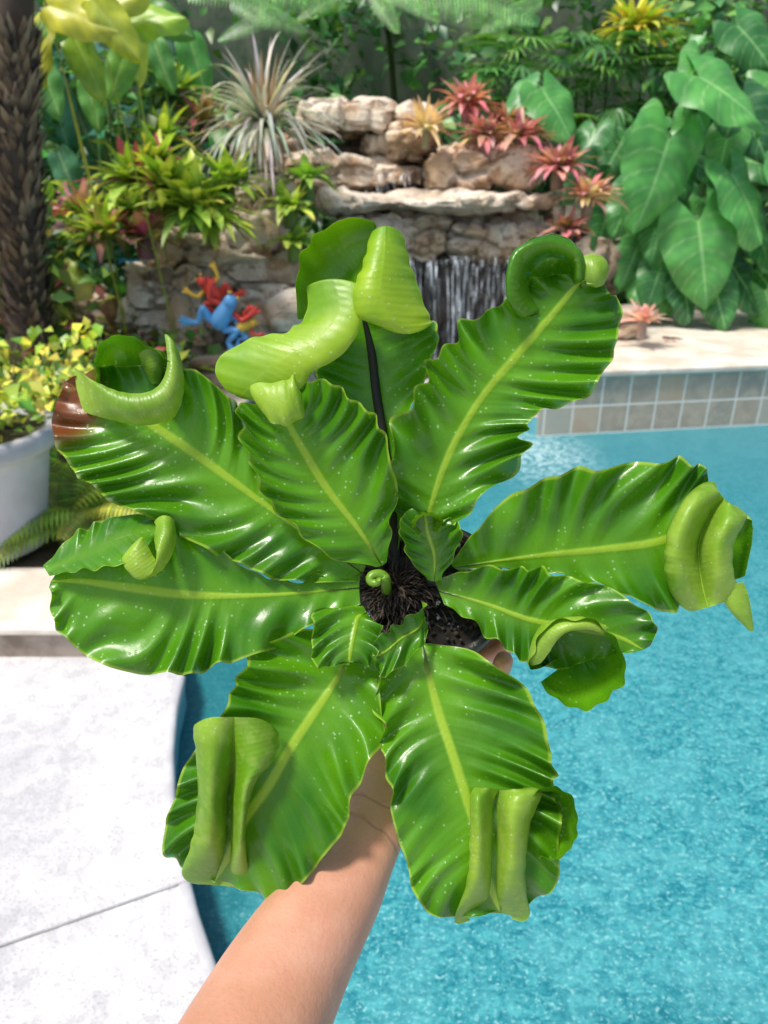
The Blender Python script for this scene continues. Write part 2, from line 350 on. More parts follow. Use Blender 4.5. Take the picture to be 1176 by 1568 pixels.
mb=MB(); GR=[(0.06,0.18,0.06),(0.08,0.26,0.07),(0.04,0.13,0.06),(0.15,0.32,0.08)]
scatter(mb,4800,((-6,6),(8,9.4),(.2,3.2)),.17,GR,-.03,1.1)
scatter(mb,1800,((-6,6),(8.3,9.4),(2.4,3.8)),.13,GR,.08,1.0)
scatter(mb,3600,((-5,5),(6.8,8),(.2,2.1)),.14,GR,-.12,1.6)
scatter(mb,1500,((2.6,5),(7.0,8.2),(1.4,2.9)),.16,GR,-.05,1.4)
mb.done("hedge",FOL)
mb=MB(); BG=[(0.06,0.22,0.15),(0.06,0.20,0.05),(0.16,0.3,0.06),(0.03,0.11,0.07)]
scatter(mb,3000,((-4.2,-1.5),(5.6,6.8),(.3,2.5)),.15,BG,-.08,1.8)
scatter(mb,1300,((-3.4,-1.8),(4.2,5.4),(.25,1.5)),.12,[(0.30,0.38,0.05),(0.12,0.26,0.05),(0.05,0.14,0.04),(.35,.12,.14)],-.1,2.2)
mb.done("shrub",FOL)
mb=MB(); scatter(mb,650,((-1.95,-1.3),(2.95,3.6),(.45,.94)),.055,[(0.50,0.55,0.05),(0.62,0.60,0.10),(0.10,0.22,0.03),(0.2,0.3,0.04)],-.1,4,.42)
scatter(mb,600,((-1.75,-1.15),(3.5,4.3),(.2,.65)),.07,[(0.05,0.13,0.03),(0.12,0.2,0.04),(0.3,0.12,0.06)],-.3,4,.35)
for i in range(30):
    x=random.uniform(-1.9,-1.3); y=random.uniform(3,3.6); tube(mb,[(x,y,.22),(x+random.uniform(-.1,.1),y,.55),(x+random.uniform(-.15,.15),y,.88)],[.005,.004,.002],(0.12,0.10,0.04),5)
mb.done("variegated_shrub",FOL)
mb=MB()
scatter(mb,1900,((-2.9,-1.2),(4.0,5.2),(.22,.66)),.10,[(0.07,0.18,0.05),(0.16,0.30,0.06),(0.04,0.10,0.04),(0.35,0.10,0.10),(.3,.4,.06)],None)
mb.done("groundcover",FOL)
def frond(mb,base,d,L,droop,col,pin=26,pl=.22,sidev=None,wf_=.42):
    p=Vector(base); d=Vector(d).normalized(); seg=pin
    for i in range(seg):
        s=i/seg; side=d.cross(Z) if sidev is None else Vector(sidev); side=side.normalized() if side.length>.05 else Vector((1,0,0)); nn=side.cross(d).normalized(); side=d.cross(nn).normalized()
        q=p+d*(L/seg); cc=jit(col,.14)
        mb.add([p-side*.004,p+side*.004,q+side*.003,q-side*.003],[(0,1,2,3)],[tuple(x*.6 for x in cc)]*4)
        if s>.06:
            l=pl*L*math.sin(math.pi*(s**.7))**.7*1.1+.01
            for sg in (-1,1):
                pd=(side*sg+d*.55-Z*.1).normalized()
                ws=d*(L/seg)*wf_; cd=tuple(x*.75 for x in cc)
                pm_=p+pd*l*.5; pe=p+pd*l-Z*l*.22
                mb.add([p-ws*.6,pm_-ws,pe,pm_+ws,p+ws*.6],[(0,1,3,4),(1,2,3)],[cd,cc,cc,cc,cd])
        p=q; d=(d-Z*(droop/seg)).normalized()
tf=MB(); cb=Y(560,-30,7.4); LG=(0.30,0.60,0.21)
for (dx,dz,L,dr) in [(1,.16,1.5,.85),(1,-.05,1.2,.6),(-1,.14,1.5,.55),(-1,-.02,1.1,.5),(.6,-.10,.75,.7),(-.5,-.12,.7,.6),(.9,.4,1.5,.9),(-.8,.4,1.5,.9),(.2,-.2,.6,.6)]:
    dd_=Vector((dx,-.25,dz)).normalized(); nrm_=Vector((0,-.75,.65)); frond(tf,cb,dd_,L,dr,LG,44,.17,dd_.cross(nrm_),.27)
for (x,y,dx,dz,L) in [(340,0,1,-.1,.8),(430,20,-1,-.15,.6),(840,-5,-1,-.25,.7),(700,-20,1,-.3,.6)]:
    dd_=Vector((dx,-.2,dz)).normalized(); frond(tf,Y(x,y,7.6),dd_,L,.5,(0.2,0.46,0.16),36,.18,dd_.cross(Vector((0,-.75,.65))),.27)
tube(tf,[(cb.x+.3,9.3,.1),(cb.x+.3,9.2,1.5),(cb.x+.2,8.8,2.8),cb],[.04,.04,.03,.02],(0.07,0.10,0.04),8); tf.done("tree_fern",FOL)
sf=MB()
for i in range(34):
    az=random.uniform(0,6.28); frond(sf,(-1.24+random.uniform(-.14,.14),2.75+random.uniform(-.1,.14),.3),(math.cos(az),math.sin(az)-.2,random.uniform(.5,1.3)),random.uniform(.30,.46),1.5,random.choice([(0.38,0.5,0.06),(0.25,0.42,0.05),(0.5,0.55,0.1)]),22,.2)
sf.done("garden_fern",FOL)
up=MB()
def fan(mb,c,d,r,col,n=13):
    d=Vector(d).normalized(); s=d.cross(Z).normalized()
    for i in range(n):
        a=-1.9+3.8*i/(n-1); dd=(d*math.cos(a)+s*math.sin(a)).normalized(); strap(mb,c,dd,r*(1-.15*abs(a)/1.9),r*.05,.5,4,jit(col),jit(tuple(x*1.3 for x in col)))
for i in range(95):
    x=random.uniform(730,1030); y=random.uniform(50,210); q=Y(x,y,random.uniform(6.7,7.6)); fan(up,q,(random.uniform(-.7,.7),-.7,random.uniform(-.6,.2)),random.uniform(.25,.38),random.choice([(0.08,0.24,0.06),(0.06,0.18,0.05),(0.15,0.32,0.07)]))
for i in range(9): 
    q=Y(random.uniform(800,1000),150,7.4); tube(up,[(q.x,q.y,.1),(q.x+.05,q.y,1.2),(q.x,q.y,2.3)],[.015,.012,.01],(0.08,0.12,0.04),6)
up.done("umbrella_palm",FOL)
ph=MB()
PL=[(1108,138,120,(60,30)),(1150,190,90,(50,60)),(1010,262,140,(-12,90)),(942,235,95,(-50,60)),(1142,300,115,(50,60)),(1062,310,75,(30,50)),(1075,385,135,(5,90)),(1135,425,105,(50,60)),
(1010,350,85,(-30,60)),(1165,365,85,(30,60)),(850,165,90,(40,40)),(805,150,70,(-40,40)),(1110,225,70,(-10,60)),(1035,440,75,(-20,50)),(1165,250,80,(60,10)),(985,200,70,(-40,20)),(895,275,70,(-40,50)),
(960,315,75,(-20,60)),(1100,460,75,(20,40)),(1180,440,100,(40,60)),(1220,150,110,(50,50)),(1250,300,140,(50,60)),(1055,195,60,(-20,50)),(925,345,65,(-20,50)),(970,395,80,(-30,60)),(1005,430,75,(-10,60)),(1260,420,140,(40,60)),(1085,260,65,(60,30)),(1130,345,70,(-30,50)),(1050,450,70,(10,50)),(905,215,60,(-30,40)),(1180,470,80,(20,50)),(1045,270,60,(20,50)),(985,430,70,(-30,40)),(1095,325,65,(30,40)),(1150,60,80,(40,40)),(1065,100,60,(-30,30))]
for k_,(x,y,s,(dx,dy)) in enumerate(PL):
    yd=random.uniform(6.0,6.8) if y<330 else random.uniform(5.9,6.3)
    if s>=115: yd=5.85
    q=Y(x,y,yd); L=s*yd/FPX*.92
    dv=Vector((dx+random.uniform(-15,15),-30,-dy)); nv=Vector((random.uniform(-.6,.6),-.85,random.uniform(.2,.8)))
    bigleaf(ph,q,dv,nv,L,L*1.0,(0.10,0.36,0.09) if s>=115 else random.choice([(0.05,0.21,0.06),(0.07,0.28,0.08),(0.035,0.15,0.055),(0.09,0.33,0.08)]),(0.32,0.62,0.26),.50,.5,.04,(q.x*.5+.5*2.3,7.0,.45),.80,True)
ph.done("philodendron",FOL)
ll=MB()
for (x,y,s,dx,dy,yd,c) in [(80,150,90,10,70,6,(0.08,0.32,0.22)),(60,215,80,-10,60,6,(0.08,0.30,0.2)),(300,90,80,30,90,6.6,(0.10,0.36,0.08)),(130,90,80,30,60,4.6,(0.25,0.4,0.04)),(110,20,95,70,20,4.4,(0.62,0.60,0.06)),(165,30,85,50,60,4.4,(0.45,0.52,0.05)),(215,30,90,70,-10,4.7,(0.3,0.5,0.05)),(60,60,80,-20,60,4.5,(0.5,0.5,0.05)),(185,100,70,-30,60,4.8,(0.12,0.3,0.05)),(245,25,70,60,30,5,(0.1,0.28,0.06)),(150,5,95,80,-20,4.6,(0.55,0.55,0.06)),(20,110,80,-20,50,4.3,(0.5,0.4,0.04)),(100,260,70,20,60,5.5,(0.05,0.2,0.10)),(40,320,80,10,60,5.2,(0.07,0.25,0.06)),(130,200,70,20,70,6,(0.05,0.16,0.06)),(10,400,80,20,60,4.8,(0.08,0.25,0.05)),(95,330,60,20,60,5.2,(0.25,0.06,0.06)),(280,150,70,30,60,6.4,(0.07,0.22,0.06)),(230,150,70,-30,60,6.4,(0.05,0.18,0.05)),(90,30,70,-30,20,4.5,(.2,.42,.05)),(200,60,75,10,50,4.9,(.4,.5,.06)),(140,150,60,10,60,5.5,(.1,.3,.06)),(215,190,60,30,50,6,(.08,.26,.06)),(110,420,55,30,30,5.1,(.3,.4,.06)),(90,470,60,-20,40,4.9,(.2,.35,.05)),(70,120,70,20,50,4.9,(.12,.34,.10)),(245,90,60,20,60,5.6,(.1,.3,.07))]:
    q=Y(x,y,yd); L=s*yd/FPX; bigleaf(ll,q,(dx,-15,-dy),(random.uniform(-.6,.6),-.8,.5),L,L*.62,c,lerp(c,(.6,.7,.3),.4),.1,.4,.03,(q.x+random.uniform(-.15,.1),q.y+.5,.25) if random.random()<.5 else None)
ll.done("croton_shrub",FOL)
st=MB()
for i in range(8):
    x=random.uniform(130,200); q=Y(x,random.uniform(0,120),random.uniform(5.8,6.3)); tube(st,[(q.x+.1,q.y,.2),(q.x+random.uniform(-.05,.1),q.y,1.2),q],[.012,.010,.007],random.choice([(0.10,0.20,0.05),(0.14,0.24,0.06)]),6)
st.done("bamboo_palm_stems",FOL)
pt=MB(); q0=Y(48,520,4.3); q1=Y(26,250,4.25); q2=Y(18,60,4.2); q3=Y(30,-120,4.2)
tube(pt,[(q0.x+.02,4.3,.1),q0,q1,q2,q3],[.13,.12,.11,.10,.07],(0.07,0.05,0.035),18)
for i in range(900):
    u=random.random(); P=q0.lerp(q1,u*2) if u<.5 else q1.lerp(q2,(u-.5)*2); az=random.uniform(0,6.28); d=Vector((math.cos(az),math.sin(az),0))
    strap(pt,P+d*.10,(d*.45+Z*random.uniform(.4,1)),random.uniform(.07,.15),.022,-.2,2,random.choice([(0.05,0.035,0.03),(0.24,0.16,0.10),(0.03,0.025,0.02)]),random.choice([(0.36,0.27,0.18),(0.06,0.045,0.035),(.22,.15,.09)]))
for dx,dy in [(-.25,.6),(.05,.8),(.22,.7),(.4,.5)]: tube(pt,[q2-Z*.1,q2+Vector((dx*.3,0,dy*.5)),q2+Vector((dx,-.1,dy*1.2))],[.05,.035,.03],(0.10,0.07,0.04),8)
pt.done("palm_tree",BARK)
# ---------------------------------------------------------------- bromeliads
YG=[((0.24,0.42,0.05),(0.58,0.66,0.10)),((0.36,0.52,0.06),(0.70,0.70,0.14)),((0.12,0.30,0.04),(0.46,0.56,0.07)),((0.10,0.24,0.04),(0.30,0.44,0.07))]
RD=[((0.40,0.12,0.16),(0.42,0.08,0.14)),((0.30,0.35,0.08),(0.5,0.18,0.20)),((0.34,0.10,0.15),(0.26,0.05,0.09))]
PK=[((0.60,0.42,0.32),(0.68,0.26,0.32)),((0.66,0.34,0.36),(0.58,0.14,0.22)),((0.44,0.12,0.17),(0.68,0.36,0.40)),((.35,.4,.12),(.58,.24,.26))]
OR=[((0.75,0.62,0.38),(0.78,0.52,0.34)),((0.8,0.72,0.55),(0.72,0.45,0.32))]
GY=[((0.50,0.54,0.54),(0.66,0.65,0.68)),((0.42,0.45,0.46),(0.72,0.70,0.74)),((0.5,0.5,0.52),(0.50,0.46,0.50)),((.3,.33,.33),(.5,.5,.52))]
DR=[((0.14,0.06,0.04),(0.30,0.05,0.08)),((0.2,0.2,0.05),(0.3,0.12,0.08))]
BR=[(295,325,4.95,90,.50,.046,YG,1.0),(205,280,5.1,44,.38,.044,RD[1:2]+YG+RD[:1],.8),(350,285,5.2,40,.38,.038,YG,.9),(160,365,4.75,54,.36,.036,YG+RD[1:2],.9),(222,365,4.8,20,.28,.050,RD,.5),(250,215,5.8,30,.36,.036,YG+RD[1:2],.8),
(255,290,5.0,50,.40,.040,YG,1.0),(325,345,4.9,44,.34,.036,YG[:3],1.1),(200,330,4.9,40,.32,.036,YG+RD[1:2],1.0),(130,330,5.0,36,.32,.036,YG[1:]+RD[1:2],.9),(240,250,5.3,34,.34,.034,YG+RD[:1],.9),
(652,200,5.95,46,.32,.024,OR,.7),(715,165,6.3,70,.34,.036,PK,1.0),(742,212,6.0,50,.28,.032,PK[1:],1.0),(795,215,5.95,56,.30,.034,PK[1:],1.0),(855,262,5.7,60,.33,.036,PK,1.0),(900,305,5.6,50,.30,.030,PK+OR,1.0),(870,355,5.6,40,.24,.030,DR+PK,1.0),(775,190,6.3,36,.26,.032,PK,1.0),
(970,55,7.2,90,.48,.042,[((0.40,0.46,0.05),(0.66,0.62,0.10)),((0.45,0.44,0.06),(0.6,0.46,0.08)),((.2,.36,.05),(.5,.55,.08))],1.0),(985,492,5.3,30,.22,.028,[((0.85,0.60,0.58),(0.80,0.40,0.45))],.4),(445,320,5.25,30,.26,.042,YG,1.1),(470,275,5.4,26,.26,.040,[((0.15,0.35,0.05),(0.35,0.5,0.08))],1.1),(450,372,5.2,22,.2,.038,YG,1.1),
(310,190,6.1,22,.4,.034,DR,.8),(265,150,6.4,34,.42,.040,YG[2:],.8)]
for (x,y,yd,nn,L,wd,cols,dr) in BR:
    mb=MB(); q=Y(x,y,yd); rosette(mb,q,nn,L,wd,cols,5,80,dr,7,.5,.15)
    tube(mb,[q-Z*.12,q-Z*.03,q+Z*.03],[wd*1.2,wd*1.2,wd*.6],lerp(cols[0][0],(0.05,0.05,0.03),.5),8)
    mb.done("bromeliad",FOL)
mb=MB(); q=Y(405,200,5.7)
for i in range(170):
    az=random.uniform(0,6.28); el=math.radians(random.uniform(-5,70)); d=Vector((math.cos(az)*math.cos(el),math.sin(az)*math.cos(el)-.25,math.sin(el))); a,b=random.choice(GY)
    strap(mb,q,d,random.uniform(.35,.8),random.uniform(.010,.020),random.uniform(.6,2.4),10,jit(a),jit(b),pw=.5)
for i in range(40):
    strap(mb,q,(random.gauss(0,.3),random.gauss(0,.3),1),random.uniform(.25,.5),.014,.1,4,(0.34,0.22,0.14),(0.50,0.34,0.24))
mb.done("air_plant",FOL)
# ---------------------------------------------------------------- planter
plant=empty("potted_croton")
mb=MB(); pc=Vector((-1.55,2.62,.245)); pr=[(.0,0),(.20,0),(.215,.012),(.215,.05),(.205,.06),(.265,.36),(.27,.40),(.305,.405),(.315,.42),(.315,.47),(.30,.482),(.275,.478),(.27,.40),(.0,.40)]
n_=48
for (r,z) in pr:
    for j in range(n_): a=2*math.pi*j/n_; mb.v.append((pc.x+r*math.cos(a),pc.y+r*math.sin(a),pc.z+z))
for i in range(len(pr)-1):
    for j in range(n_): mb.f.append((i*n_+j,i*n_+(j+1)%n_,(i+1)*n_+(j+1)%n_,(i+1)*n_+j))
mb.done("planter_pot",simple("planter_resin",(0.42,0.42,0.42),(0.56,0.56,0.56),4,.55,.15,.005),plant)
mb=MB(); mb.v=[(pc.x+.272*math.cos(2*math.pi*j/24),pc.y+.272*math.sin(2*math.pi*j/24),pc.z+.45) for j in range(24)]; mb.f=[tuple(range(24))]; mb.done("planter_soil",soil,plant,False)
mb=MB(); scatter(mb,420,((-1.80,-1.30),(2.4,2.85),(.70,.90)),.055,[(0.45,0.55,0.05),(0.6,0.6,0.12),(0.15,0.28,0.04)],-.3,5,.4)
for i in range(16): 
    a=random.uniform(0,6.28); tube(mb,[pc+Z*.42,pc+Vector((math.cos(a)*.1,math.sin(a)*.1,.55)),pc+Vector((math.cos(a)*.22,math.sin(a)*.18,.65))],[.005,.004,.002],(0.15,0.12,0.05),5)
mb.done("croton_foliage",FOL,plant)
# ---------------------------------------------------------------- figurines
def skinobj(name,pts,edges,mat,parent=None,sub=2,root=0):
    me=bpy.data.meshes.new(name); me.from_pydata([tuple(p[0]) for p in pts],edges,[]); me.update()
    ob=bpy.data.objects.new(name,me); sc.collection.objects.link(ob); me.materials.append(mat)
    sk=ob.modifiers.new('skin','SKIN'); sk.use_smooth_shade=True
    for i,p in enumerate(pts):
        r=p[1]; me.skin_vertices[0].data[i].radius=(r,r) if not isinstance(r,tuple) else r
        me.skin_vertices[0].data[i].use_root=(i==root)
    s=ob.modifiers.new('sub','SUBSURF'); s.levels=sub; s.render_levels=sub
    if parent: ob.parent=parent
    return ob
def flat(name,c,rough=.25): return simple(name,c,tuple(min(1,x*1.25) for x in c),15,rough,.1,.002)
RED=flat("red_glaze",(0.62,0.05,0.03)); BLU=flat("blue_glaze",(0.12,0.36,0.68)); YEL=flat("yellow_glaze",(0.75,0.45,0.05)); TEAL=flat("teal_glaze",(0.03,0.35,0.45)); BLK=flat("black_glaze",(0.02,0.02,0.02))
def frog(c,s,mb_,ml_,rot=0,ml2=None):
    e=empty("frog_figurine"); M=Matrix.Rotation(rot,3,'Y'); c=Vector(c)
    T=lambda x,y,z: c+M@Vector((x,y,z))*s
    skinobj("body",[(T(0,0,-.30),.13*s),(T(0,-.03,-.12),.19*s),(T(0,-.05,.08),.17*s),(T(0,-.06,.22),.13*s),(T(0,-.12,.34),.14*s),(T(0,-.2,.36),.09*s)],[(0,1),(1,2),(2,3),(3,4),(4,5)],mb_,e)
    for sg in (-1,1):
        pts=[(T(.1*sg,0,-.25),.08*s),(T(.38*sg,-.08,-.05),.075*s),(T(.30*sg,-.02,-.38),.055*s),(T(.48*sg,-.06,-.45),.05*s),(T(.62*sg,-.1,-.42),.025*s),(T(.62*sg,-.1,-.52),.025*s),(T(.52*sg,-.1,-.58),.025*s)]
        skinobj("hind_leg",pts,[(0,1),(1,2),(2,3),(3,4),(3,5),(3,6)],ml2 or ml_,e)
        pts=[(T(.12*sg,-.04,.15),.06*s),(T(.34*sg,-.1,.12),.055*s),(T(.44*sg,-.1,.36),.045*s),(T(.54*sg,-.1,.46),.022*s),(T(.44*sg,-.1,.50),.022*s),(T(.36*sg,-.1,.47),.022*s)]
        skinobj("fore_leg",pts,[(0,1),(1,2),(2,3),(2,4),(2,5)],ml_,e)
        skinobj("eye",[(T(.085*sg,-.14,.42),.045*s),(T(.095*sg,-.15,.47),.05*s)],[(0,1)],YEL,e)
        skinobj("pupil",[(T(.10*sg,-.195,.475),.02*s),(T(.102*sg,-.21,.476),.018*s)],[(0,1)],BLK,e)
frog(Y(342,482,4.62),.34,BLU,RED,.6,BLU); frog(Y(326,446,4.7),.26,RED,YEL,-.7,RED)
frog(Y(375,498,4.62),.20,YEL,RED,1.2,BLU)
def lizard(c,s,ma,mb2):
    e=empty("lizard_figurine"); c=Vector(c); T=lambda x,y,z:c+Vector((x,y,z))*s
    skinobj("body",[(T(0,0,.05),.05*s),(T(.15,0,.07),.05*s),(T(-.15,0,.07),.06*s),(T(-.32,0,.10),.05*s),(T(-.42,0,.1),.03*s),(T(.35,-.03,.04),.03*s),(T(.55,.05,.03),.012*s)],[(0,1),(0,2),(2,3),(3,4),(1,5),(5,6)],ma,e)
    for x in (-.2,.15):
        for sg in (-1,1): skinobj("leg",[(T(x,0,.06),.025*s),(T(x-.05,.12*sg,.08),.022*s),(T(x-.08,.16*sg,.0),.02*s),(T(x-.13,.2*sg,.0),.012*s)],[(0,1),(1,2),(2,3)],mb2,e,1)
lizard(Y(200,402,4.85),.2,TEAL,BLU); lizard(Y(1028,520,5.5),.17,BLK,RED)
# ================================================================ BIRD'S NEST FERN
fern=empty("birds_nest_fern")
m,n,p=newmat("fern_leaf")
t=attr(n,'t'); ph_=attr(n,'ph'); su=attr(n,'su'); yel=attr(n,'yel'); br=attr(n,'br')
at=math_(n,'ABSOLUTE',t)
nb=noi(n,18,2,.5); nb2=noi(n,110,3,.6)
top=mixc(n,mr(n,nb,.3,.7),(0.032,0.150,0.004),(0.095,0.295,0.007))
top=mixc(n,math_(n,'MULTIPLY',mr(n,at,.50,.05),.35),top,(0.16,0.38,0.010))
fv=math_(n,'SINE',math_(n,'MULTIPLY',ph_,3.0)); 
top=mixc(n,mr(n,fv,.5,1,0,.05),top,(0.15,0.38,0.02))
und=mixc(n,mr(n,nb,.3,.7),(0.13,0.31,0.012),(0.29,0.47,0.045))
und=mixc(n,mr(n,nb2,.45,.62,0,.3),und,(0.38,0.52,0.12))
und=mixc(n,mr(n,noi(n,45,2),.52,.68,0,.35),und,(0.17,0.28,0.02))
bf=nd(n,'ShaderNodeNewGeometry').outputs['Backfacing']
yl=mixc(n,mr(n,nb,.3,.7),(0.17,0.37,0.006),(0.36,0.54,0.018))
top=mixc(n,yel,top,yl); und=mixc(n,yel,und,yl)
col=mixc(n,bf,top,und)
mid=mr(n,at,.08,.03,0,.9)
midc=mixc(n,mr(n,su,.02,.20),(0.015,0.012,0.008),(0.32,0.50,0.035))
col=mixc(n,math_(n,'MULTIPLY',mid,attr(n,'rib')),col,midc)
col=mixc(n,mr(n,at,.96,.985,0,.55),col,(0.38,0.52,0.06))
bm_=math_(n,'MULTIPLY',mr(n,br,.1,.8),mr(n,nb2,.15,.45)); col=mixc(n,bm_,col,(0.17,0.05,0.012))
vo=nd(n,'ShaderNodeTexVoronoi'); vo.inputs['Scale'].default_value=240; n.links.new(pos(n),vo.inputs['Vector'])
sc_=nd(n,'ShaderNodeSeparateColor'); n.links.new(vo.outputs['Color'],sc_.inputs[0])
spk=math_(n,'MULTIPLY',mr(n,vo.outputs['Distance'],.28,.08),math_(n,'GREATER_THAN',sc_.outputs[0],.55))
spk=math_(n,'MULTIPLY',spk,mr(n,nb,.42,.58))
col=mixc(n,math_(n,'MULTIPLY',spk,.5),col,(0.5,0.68,0.42))
n.links.new(col,p.inputs['Base Color'])
n.links.new(math_(n,'ADD',mr(n,nb2,.3,.7,.22,.38),math_(n,'MULTIPLY',bf,.12)),p.inputs['Roughness']); p.inputs['Specular IOR Level'].default_value=.5
hh=math_(n,'ADD',nb2,math_(n,'ADD',math_(n,'MULTIPLY',spk,.9),math_(n,'MULTIPLY',fv,.12)))
hh=math_(n,'ADD',hh,math_(n,'MULTIPLY',math_(n,'MULTIPLY',math_(n,'SINE',ph_),attr(n,'lob')),.9))
n.links.new(bump(n,hh,.2,.0018),p.inputs['Normal'])
tl=nd(n,'ShaderNodeBsdfTranslucent'); n.links.new(mixc(n,1.0,col,(1.6,1.6,.5),'MULTIPLY'),tl.inputs[0])
mx=nd(n,'ShaderNodeMixShader'); mx.inputs[0].default_value=.22; n.links.new(p.outputs[0],mx.inputs[1]); n.links.new(tl.outputs[0],mx.inputs[2]); n.links.new(mx.outputs[0],n.nodes['Material Output'].inputs[0])
LEAF=m
def cr(P,u):
    k=len(P); P=np.vstack([2*P[0]-P[1],P,2*P[-1]-P[-2]]); i=np.clip(np.floor(u).astype(int),0,k-2); t=(u-i)[:,None]
    a,b,c,d=P[i],P[i+1],P[i+2],P[i+3]
    return .5*((2*b)+(c-a)*t+(2*a-5*b+4*c-d)*t**2+(3*b-a-3*c+d)*t**3)
D0=.52; WS=.00046
def patch(name,secs,face='top',amp=11.5,lam=43,ns=220,nt_=60,rt=.10,rb=0.0,yel=0.0,brown=None,rib=1.0,seed=0,shear=.55,edge=.5,arc=None,parent=fern,lob=0.0,marg=0.0,along='M',mH=None):
    rng=random.Random(seed+len(name)*13+int(secs[0][0][0]))
    S=np.array(secs,dtype=float); k=len(S)
    u=np.linspace(0,k-1,400); Mc=cr(S[:,1 if along=='M' else 2],u); ln=np.concatenate([[0],np.cumsum(np.linalg.norm(np.diff(Mc,axis=0),axis=1))])
    sl=np.linspace(0,ln[-1],ns); uu=np.interp(sl,ln,u)
    L=cr(S[:,0],uu);M=cr(S[:,1],uu);Rr=cr(S[:,2],uu); sn=sl/ln[-1]
    e=np.ones(ns)
    if rt>0: q=np.clip((sn-(1-rt))/rt,0,1); e*=np.sqrt(np.maximum(1-q**2,0.0))
    if rb>0: q=np.clip((rb-sn)/rb,0,1); e*=np.sqrt(np.maximum(1-q**2,0.0))
    if mH is not None: e=.55+.45*e
    T=np.linspace(-1,1,nt_+1)
    te=T[None,:]*e[:,None]
    if arc:
        th=math.radians(arc); a_=np.sin(T*th)/max(math.sin(min(th,math.pi/2)),.1); h_=(np.cos(T*th)-math.cos(th))/(1-math.cos(th))
        mid_=(L+Rr)/2
        P=mid_[:,None,:]+(a_[None,:]*e[:,None])[...,None]*((Rr-L)/2)[:,None,:]+(h_[None,:]*e[:,None])[...,None]*(M-mid_)[:,None,:]
    else:
        P=M[:,None,:]+te[...,None]*((Rr-L)/2)[:,None,:]+(te**2)[...,None]*(((L+Rr)/2-M))[:,None,:]
    if mH is not None:
        Hs=cr(np.array([[h,0,0] for h in mH],dtype=float),uu)[:,0]
        hp=np.abs(np.sin(np.pi*np.abs(T)**.9))**.9
        P[...,2]+=(Hs[:,None]*hp[None,:])
        # outer edges tuck back underneath
        P[...,:2]-= (np.sign(T)*np.clip((np.abs(T)-.75)/.25,0,1)**2)[None,:,None]*((Rr-L)/2)[:,None,:2]*.14
    W2=np.stack([np.linalg.norm(L-M,axis=1),np.linalg.norm(Rr-M,axis=1)],1)
    def nz_(o,f=.008): return np.array([noise.noise(Vector((s*f,seed*3.3+len(name)*.7,o)))for s in sl])
    nL,nR,aL,aR=nz_(0),nz_(9),nz_(20,.018),nz_(30,.018)
    neg=T[None,:]<0
    wl=np.where(neg,W2[:,0:1],W2[:,1:2])
    ph=2*np.pi*(sl[:,None]-shear*wl*np.abs(te)**1.25)/lam+np.where(neg,nL[:,None],nR[:,None])*7.0
    off=np.where(neg,rng.random()*6,rng.random()*6)
    am=1+1.5*np.where(neg,aL[:,None],aR[:,None])
    aa=amp*(.3+.7*np.clip(wl/90,0,1.25))*am
    A=np.abs(T)[None,:]
    wave=np.sin(ph+off)+.40*np.sin(.47*ph+off)
    prof=np.sin(np.clip(A*1.1,0,1)*math.pi/2)**1.25*(.40+.80*A**3)
    fade=np.clip(sn/.12,0,1)[:,None]; hgt=aa*wave*prof*fade
    gs=np.gradient(P,axis=0); gt=np.gradient(P,axis=1); Nn=np.cross(gs,gt); Nn/= (np.linalg.norm(Nn,axis=2,keepdims=True)+1e-9)
    if Nn[...,2].mean()<0: Nn=-Nn
    ridge=1.2*np.exp(-(A/.05)**2)*rib
    side=(Rr-L)/ (np.linalg.norm(Rr-L,axis=1,keepdims=True)+1e-9)
    wob=nz_(40,.02)*marg*4
    P=P+Nn*(hgt+ridge)[...,None]+side[:,None,:]*(np.sign(T)[None,:]*(edge*aa*.40*np.sin(ph*.5+off+1.2)*fade+wob[:,None])*A**4)[...,None]
    D=D0-P[...,2]*WS
    X=(P[...,0]-588)/FPX; Yy=(784-P[...,1])/FPX
    Fv=np.array(F);Uv=np.array(U);Rv=np.array(R);Cv=np.array(C)
    Wp=Cv+D[...,None]*(Fv+X[...,None]*Rv+Yy[...,None]*Uv)
    gs=np.gradient(Wp,axis=0); gt=np.gradient(Wp,axis=1); nn=np.cross(gt,gs); dots=(nn*(Cv-Wp)).sum(2).sum()
    idx=np.arange(ns*(nt_+1)).reshape(ns,nt_+1)
    q=np.stack([idx[:-1,:-1],idx[:-1,1:],idx[1:,1:],idx[1:,:-1]],-1).reshape(-1,4)
    if (face=='top')!=(dots>0): q=q[:,::-1]
    me=bpy.data.meshes.new(name); me.from_pydata(Wp.reshape(-1,3).tolist(),[],q.tolist()); me.update()
    def at_(nm,arr):
        a=me.attributes.new(nm,'FLOAT','POINT'); a.data.foreach_set('value',np.ascontiguousarray(arr,dtype=np.float32).ravel())
    full=np.ones((ns,nt_+1))
    tt=T[None,:]*full
    if along!='M': tt=np.clip(tt,-.5,1)
    at_('t',tt); at_('ph',ph); at_('su',sn[:,None]*full); at_('yel',yel*full); at_('rib',rib*full); at_('lob',lob*full)
    if brown:
        bx,by,brr=brown; dd=np.sqrt((P[...,0]-bx)**2+(P[...,1]-by)**2); at_('br',np.clip(1.6-dd/brr,0,1))
    else: at_('br',0*full)
    me.polygons.foreach_set('use_smooth',[True]*len(me.polygons))
    ob=bpy.data.objects.new(name,me); sc.collection.objects.link(ob); me.materials.append(LEAF); ob.parent=parent
    return ob
